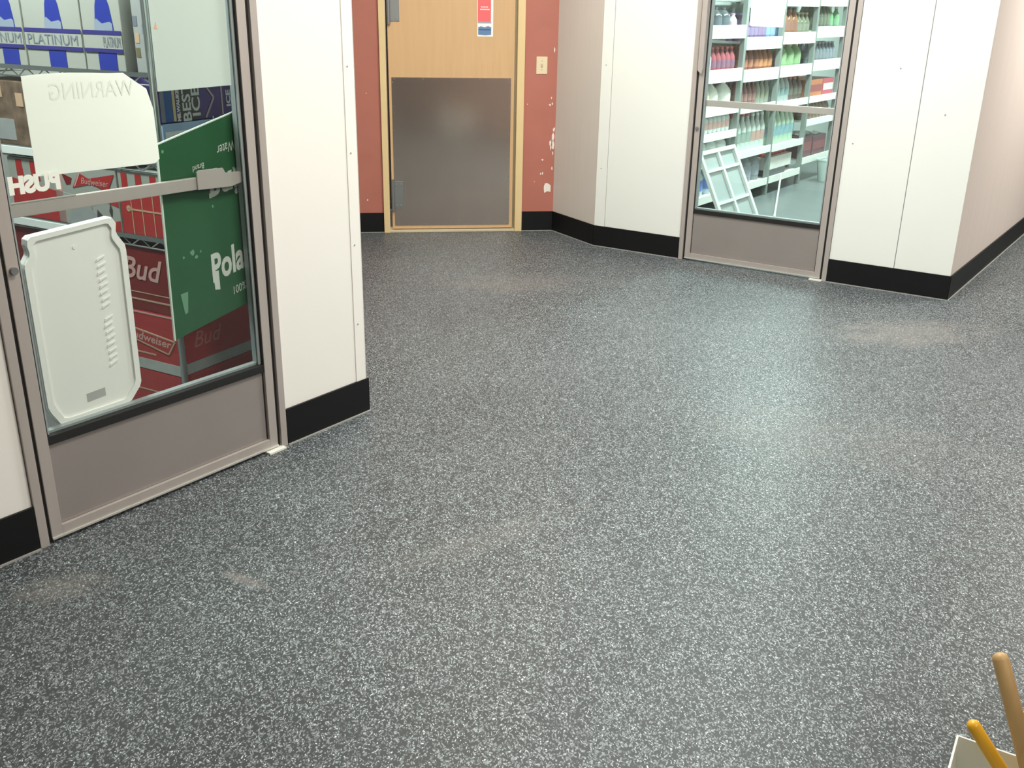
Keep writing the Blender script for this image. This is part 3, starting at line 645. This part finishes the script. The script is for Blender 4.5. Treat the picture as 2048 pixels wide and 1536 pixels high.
def row(bay, z, kind, r, h, body, cap, lab, label, t0=0, t1=1, cat='bottle', rows=2, skip=0):
    a, b = BAYS[bay]; a, b = a + .035, b - .035; x0 = a + (b - a) * t0 + r; x1 = a + (b - a) * t1 - r
    n = max(1, int((x1 - x0) / (2 * r + .006)) + 1); me = bottle_set(kind, r, h, body, cap, lab)
    nm = {'bottle': 'drink_bottle', 'can': 'drink_can', 'jug': 'drink_jug'}[kind]
    for k in range(n):
        x = (x0 + x1) / 2 if n == 1 else x0 + (x1 - x0) * k / (n - 1)
        for j in range(rows):
            lb_ = label + (', front row' if j == 0 else ', back row') if n == 1 else '%s, %s row, %s' % (label, 'front' if j == 0 else 'back', ('rightmost' if k == n - 1 else ORD[k]))
            o = thing(nm, lb_, cat, group=label); inframe(o, FT, x, .045 + r + j * (2 * r + .01), z + .0185, random.uniform(0, 360))
            put('bottle_body' if kind != 'can' else 'can_body', me[0], o); put('cap' if kind != 'can' else 'can_lid', me[1], o); put('wrap_label', me[2], o)
def carton(bay, t0, t1, z, h, col, label, y=.03, d=.3, stripe=None, cat='carton', name='drink_carton'):
    a, b = BAYS[bay]; a, b = a + .035, b - .035; x0, x1 = a + (b - a) * t0, a + (b - a) * t1
    o = thing(name, label, cat); inframe(o, FT, (x0 + x1) / 2, y, z + .0185)
    hw = (x1 - x0) / 2
    part('carton_body', MB().box(-hw, hw, 0, d, 0, h), mat('carton_%s' % '_'.join('%02d' % int(c * 99) for c in col), col, .45, var=.2, scale=14), o, bevel=.004)
    if stripe: part('print_band', MB().box(-hw * .9, hw * .9, -.0012, 0, h * .3, h * .7), mat('band_%s' % '_'.join('%02d' % int(c * 99) for c in stripe), stripe, .5), o)
    return o
WHT = (.75, .77, .74); GRY = (.30, .33, .33); DRK = (.06, .055, .06); BRN = (.20, .075, .05); RED = (.45, .06, .06); GRN = (.20, .36, .17); BLU = (.12, .22, .5); CLR = (.50, .58, .55); PUR = (.13, .08, .18); ORG = (.62, .28, .12)
# nearest bay
row(0, 1.43, 'jug', .062, .165, (.07, .085, .09), (.07, .08, .09), (.08, .10, .12), 'dark jug on the top shelf of nearest bay', 0, .80, 'jug')
row(0, 1.43, 'bottle', .034, .12, WHT, (.6, .3, .4), (.62, .4, .5), 'white and pink bottle on top shelf of nearest bay', .82, 1)
row(0, 1.10, 'bottle', .036, .21, WHT, WHT, (.7, .72, .7), 'white bottle on fifth shelf of the nearest bay', 0, .38)
row(0, 1.10, 'bottle', .040, .20, (.30, .08, .10), (.50, .14, .13), (.20, .10, .16), 'red purple bottle on fifth shelf of nearest bay', .40, 1)
row(0, .83, 'jug', .075, .20, (.80, .80, .68), (.70, .40, .10), (.78, .74, .55), 'cream jug with orange cap, fourth shelf of nearest bay', 0, .45, 'jug')
row(0, .83, 'jug', .070, .20, (.76, .79, .74), WHT, (.74, .76, .70), 'white milk jug on fourth shelf of nearest bay', .47, 1, 'jug')
row(0, .635, 'can', .034, .125, (.60, .68, .68), (.7, .72, .7), (.66, .45, .42), 'pale reddish banded can on third shelf of nearest bay', 0, 1, 'can')
row(0, .43, 'jug', .075, .175, (.66, .74, .72), (.75, .8, .8), (.70, .78, .76), 'pale water jug on second shelf of nearest bay', 0, 1, 'jug')
row(0, .135, 'jug', .080, .24, (.45, .55, .62), (.2, .3, .6), (.16, .26, .58), 'blue labelled jug on bottom shelf of nearest bay', 0, 1, 'jug')
# second bay
row(1, 1.335, 'bottle', .040, .22, PUR, (.2, .2, .4), (.20, .15, .26), 'purple drink bottle on fifth shelf of second bay', 0, .72)
row(1, 1.335, 'bottle', .040, .22, (.14, .20, .38), BLU, (.2, .3, .5), 'blue drink bottle on fifth shelf of second bay', .74, 1)
row(1, 1.08, 'bottle', .040, .22, BRN, (.3, .15, .1), (.34, .14, .09), 'brown tea bottle on fourth shelf of second bay', 0, .58)
row(1, 1.08, 'bottle', .040, .21, (.26, .10, .05), (.6, .4, .25), (.46, .20, .09), 'orange brown tea bottle, fourth shelf of second bay', .60, 1)
row(1, .81, 'bottle', .038, .20, (.20, .10, .10), (.1, .08, .1), (.26, .14, .13), 'dark red bottle on third shelf of second bay', 0, .60)
row(1, .81, 'bottle', .038, .215, (.24, .26, .22), (.1, .16, .5), (.20, .22, .16), 'blue capped grey bottle on third shelf of second bay', .62, 1)
row(1, .43, 'bottle', .045, .31, CLR, (.5, .12, .14), (.26, .34, .30), 'clear bottle with red cap, second bay', 0, .58)
row(1, .43, 'bottle', .040, .30, CLR, WHT, (.45, .30, .26), 'clear bottle with brown label, second bay', .60, 1)
row(1, .135, 'jug', .085, .25, (.22, .26, .28), (.2, .25, .35), (.30, .34, .40), 'grey jug on the bottom shelf of the second bay', 0, 1, 'jug')
# third bay
row(2, 1.365, 'bottle', .045, .24, (.30, .15, .08), DRK, (.28, .13, .10), 'dark capped brown bottle, fifth shelf of third bay', .16, .60)
row(2, 1.365, 'bottle', .040, .20, (.20, .22, .15), (.5, .5, .3), (.24, .26, .20), 'olive bottle on fifth shelf of third bay', .62, 1)
row(2, 1.365, 'bottle', .036, .14, (.20, .34, .55), WHT, (.25, .4, .6), 'short blue bottle on fifth shelf of third bay', 0, .14)
row(2, 1.085, 'jug', .065, .215, GRN, (.66, .22, .12), (.26, .42, .22), 'light green bottle with orange cap, third bay', .2, .85)
row(2, 1.085, 'bottle', .034, .20, (.18, .10, .08), GRY, (.2, .14, .12), 'slim dark bottle beside light green bottles, third bay', 0, .17)
row(2, .80, 'bottle', .042, .24, (.34, .40, .40), WHT, (.20, .30, .30), 'smoky grey bottle on third shelf of third bay', 0, .55)
row(2, .80, 'bottle', .042, .20, (.12, .09, .08), (.5, .12, .08), (.13, .13, .11), 'red capped cola bottle on third shelf of third bay', .57, 1)
row(2, .42, 'bottle', .048, .33, (.40, .55, .42), WHT, (.22, .38, .42), 'pale green bottle on second shelf of third bay', 0, .85)
wb = carton(2, .02, .62, .135, .06, (.08, .085, .09), 'low dark box on bottom shelf of third bay under white box', d=.36)
carton(2, .0, .80, .195, .115, (.70, .70, .66), 'large white box on bottom shelf of third bay', d=.38)
for k in range(6):
    o = thing('drink_can', 'small red drink can on the white box of third bay, ' + (ORD[k] if k < 5 else 'rightmost'), 'can', group='red drink cans on the white box'); inframe(o, FT, -.66 + k * .095, .10, .3295 )
    me = bottle_set('can', .033, .075, RED, GRY, (.5, .12, .1)); put('can_body', me[0], o); put('can_lid', me[1], o); put('wrap_label', me[2], o)
# fourth bay
row(3, 1.41, 'bottle', .042, .23, (.10, .12, .09), WHT, (.12, .14, .10), 'dark green bottle on top shelf of fourth bay', 0, .62)
row(3, 1.41, 'bottle', .042, .21, (.12, .26, .13), (.4, .4, .2), (.15, .30, .17), 'bright green bottle on top shelf of fourth bay', .64, 1)
row(3, 1.11, 'bottle', .040, .19, (.16, .19, .22), (.3, .35, .4), (.20, .22, .25), 'blue grey bottle on upper shelf of fourth bay', 0, 1)
carton(3, 0, .55, .80, .16, (.48, .17, .08), 'orange snack box on middle shelf of fourth bay', stripe=(.3, .08, .08))
carton(3, .57, .98, .80, .16, (.45, .09, .12), 'crimson box beside the orange box in fourth bay', stripe=(.6, .6, .55))
row(3, .585, 'bottle', .040, .18, (.22, .15, .11), (.3, .25, .2), (.28, .20, .16), 'brown bottle on second shelf of fourth bay', 0, 1)
for k, (a, b, h_) in enumerate(((.0, .42, .21), (.45, .95, .19))):
    c_ = carton(3, a, b, .22, h_, (.13, .06, .075), ('dark red' if k == 0 else 'dark plum') + ' shrink wrapped pack on bottom shelf of fourth bay', stripe=(.24, .08, .09))
    mb = MB(); a_, b_ = BAYS[3]; hw = (b_ - a_ - .07) * (b - a) / 2
    for q_ in range(9):
        x = random.uniform(-hw * .8, hw * .6); y = random.uniform(0, .2); z = h_ + .002
        mb.add([(x, y, z), (x + .06, y + .01, z + .012), (x + .05, y + .07, z + .02), (x - .01, y + .05, z + .006)], [(0, 1, 2, 3)])
    part('plastic_wrap', mb, mat('clear_wrap', (.8, .84, .84), .08), c_)

# white sheet on the right door glass
s = thing('paper_notice', 'white paper sheet taped inside the top of right door glass', 'paper'); inframe(s, FR, 0, .0235, 0)
part('sheet', MB().prism([(.336, 1.512), (.350, 1.505), (.548, 1.503), (.552, 1.80), (.334, 1.80)], 0, .0015), mat('bright_paper', (.9, .9, .88), .6), s)

# white plastic tray leaning in the doorway of the right cooler
s = thing('plastic_rack', 'white plastic grid rack leaning inside the right cooler near the glass', 'rack'); inframe(s, FT, -2.72, -.70, .006)
s.rotation_euler = (R_(-26), 0, R_(FT[1]))
mb = MB(); WP = mat('grid_white', (.72, .80, .76), .35)
part('outer_frame', MB().box(-.30, -.262, -.012, .012, 0, .72).box(.262, .30, -.012, .012, 0, .72).box(-.262, .262, -.012, .012, 0, .03).box(-.262, .262, -.012, .012, .69, .72), WP, s, bevel=.003)
for z in (.32, .56): part('cross_bar', MB().box(-.262, .262, -.008, .008, z, z + .022), WP, s)
part('centre_bar', MB().box(-.015, .015, -.009, .009, .03, .69), WP, s)
part('back_sheet', MB().box(-.262, .262, .009, .011, .03, .69), mat('frosted_sheet', (.40, .47, .47), .4), s)
# stick
a, b = Vector((2.127, 8.027, .016)), Vector((2.459, 9.335, .166)) + Vector((.028, -.020, .004))
s = thing('broom_stick', 'thin pale stick lying from the cooler floor against the bottom shelf', 'stick', loc=a)
d_ = b - a; part('shaft', MB().tube((0, 0, 0), d_, .0085, 8, cap=.006), mat('pale_wood', (.62, .68, .66), .5), s, smooth=True); part('end_cap', MB().tube((0, 0, 0), d_ * .04, .0105, 8), M_WHITEP, s)
# bucket
s = thing('bucket', 'white plastic bucket on the cooler floor by the right door frame', 'bucket', loc=(3.132, 10.008, .0045))
part('bucket_body', MB().lathe([(.085, 0), (.115, .20), (.120, .20), (.120, .215), (.108, .215), (.080, .012), (.0, .012)], 20), mat('bucket_plastic', (.55, .66, .62), .4), s, smooth=True)
mb = MB(); pts = [(.118 * math.cos(t_), .118 * math.sin(t_) * .98, .19 - .05 * math.sin(t_)) for t_ in [math.pi * (1 + k / 10) for k in range(11)]]
for p_, q_ in zip(pts, pts[1:]): mb.tube(p_, q_, .003, 5)
part('handle', mb, M_CHROME, s)

# ================================================================== FOREGROUND: BIN WITH TOOL HANDLES
s = thing('plastic_bin', 'white glossy plastic bin at the lower right corner holding two handles', 'bin', loc=(.872, 1.532, 0), rotz=math.atan2(-.513, .858))
# local x along the far rim, local -y towards the viewer; rim corner at the origin
def bin_shell(w_, l_, h_, t_, inset):
    o = [(0, 0), (w_, 0), (w_, -l_), (0, -l_)]
    def ins(p, k): return [(x + (k if x == 0 else -k), y + (-k if y == 0 else k)) for x, y in p]
    rings = [(ins(o, inset), .002), (o, h_ - .012), (ins(o, -.001), h_ - .012), (ins(o, -.001), h_), (ins(o, t_), h_), (ins(o, inset + t_), .008)]
    vs = []; fs = []
    for r_, z in rings: vs += [(x, y, z) for x, y in r_]
    for k in range(len(rings) - 1): fs += [(k * 4 + i, k * 4 + (i + 1) % 4, (k + 1) * 4 + (i + 1) % 4, (k + 1) * 4 + i) for i in range(4)]
    fs += [(3, 2, 1, 0), (20, 21, 22, 23)]
    return MB().add(vs, fs)
bin_m = mat('translucent_bin', (.80, .83, .78), .16, var=.08, scale=6)
bo = part('bin_body', bin_shell(.36, .42, .30, .003, .03), bin_m, s)
mb = MB()
for z in (.08, .17): mb.box(-.0, .36, -.0, .003, z, z + .012)
YEL = mat('yellow_handle', (.80, .42, .02), .35, var=.08, scale=20); WDN = wood_mat('worn_wood', (.40, .255, .10), (.52, .35, .15), .5)
a, b = Vector((1.071, 1.351, .078)), Vector((.859, 1.479, .380))
s = thing('tool_handle', 'thin bright yellow wooden tool handle sticking out of the bin', 'tool', loc=a)
part('handle', MB().tube((0, 0, 0), (b - a) * .965, .0125, 20, cap=.012), YEL, s, smooth=True)
part('ferrule', MB().tube((0, 0, 0), (b - a) * .08, .0145, 16), M_HINGE, s, smooth=True)
a, b = Vector((1.012, 1.287, .078)), Vector((.908, 1.520, .500))
s = thing('tool_handle', 'thicker worn brown wooden tool handle standing in the bin', 'tool', loc=a)
part('handle', MB().tube((0, 0, 0), (b - a) * .975, .0165, 20, r2=.0148, cap=.013), WDN, s, smooth=True)
part('ferrule', MB().tube((0, 0, 0), (b - a) * .07, .0185, 16), M_HINGE, s, smooth=True)
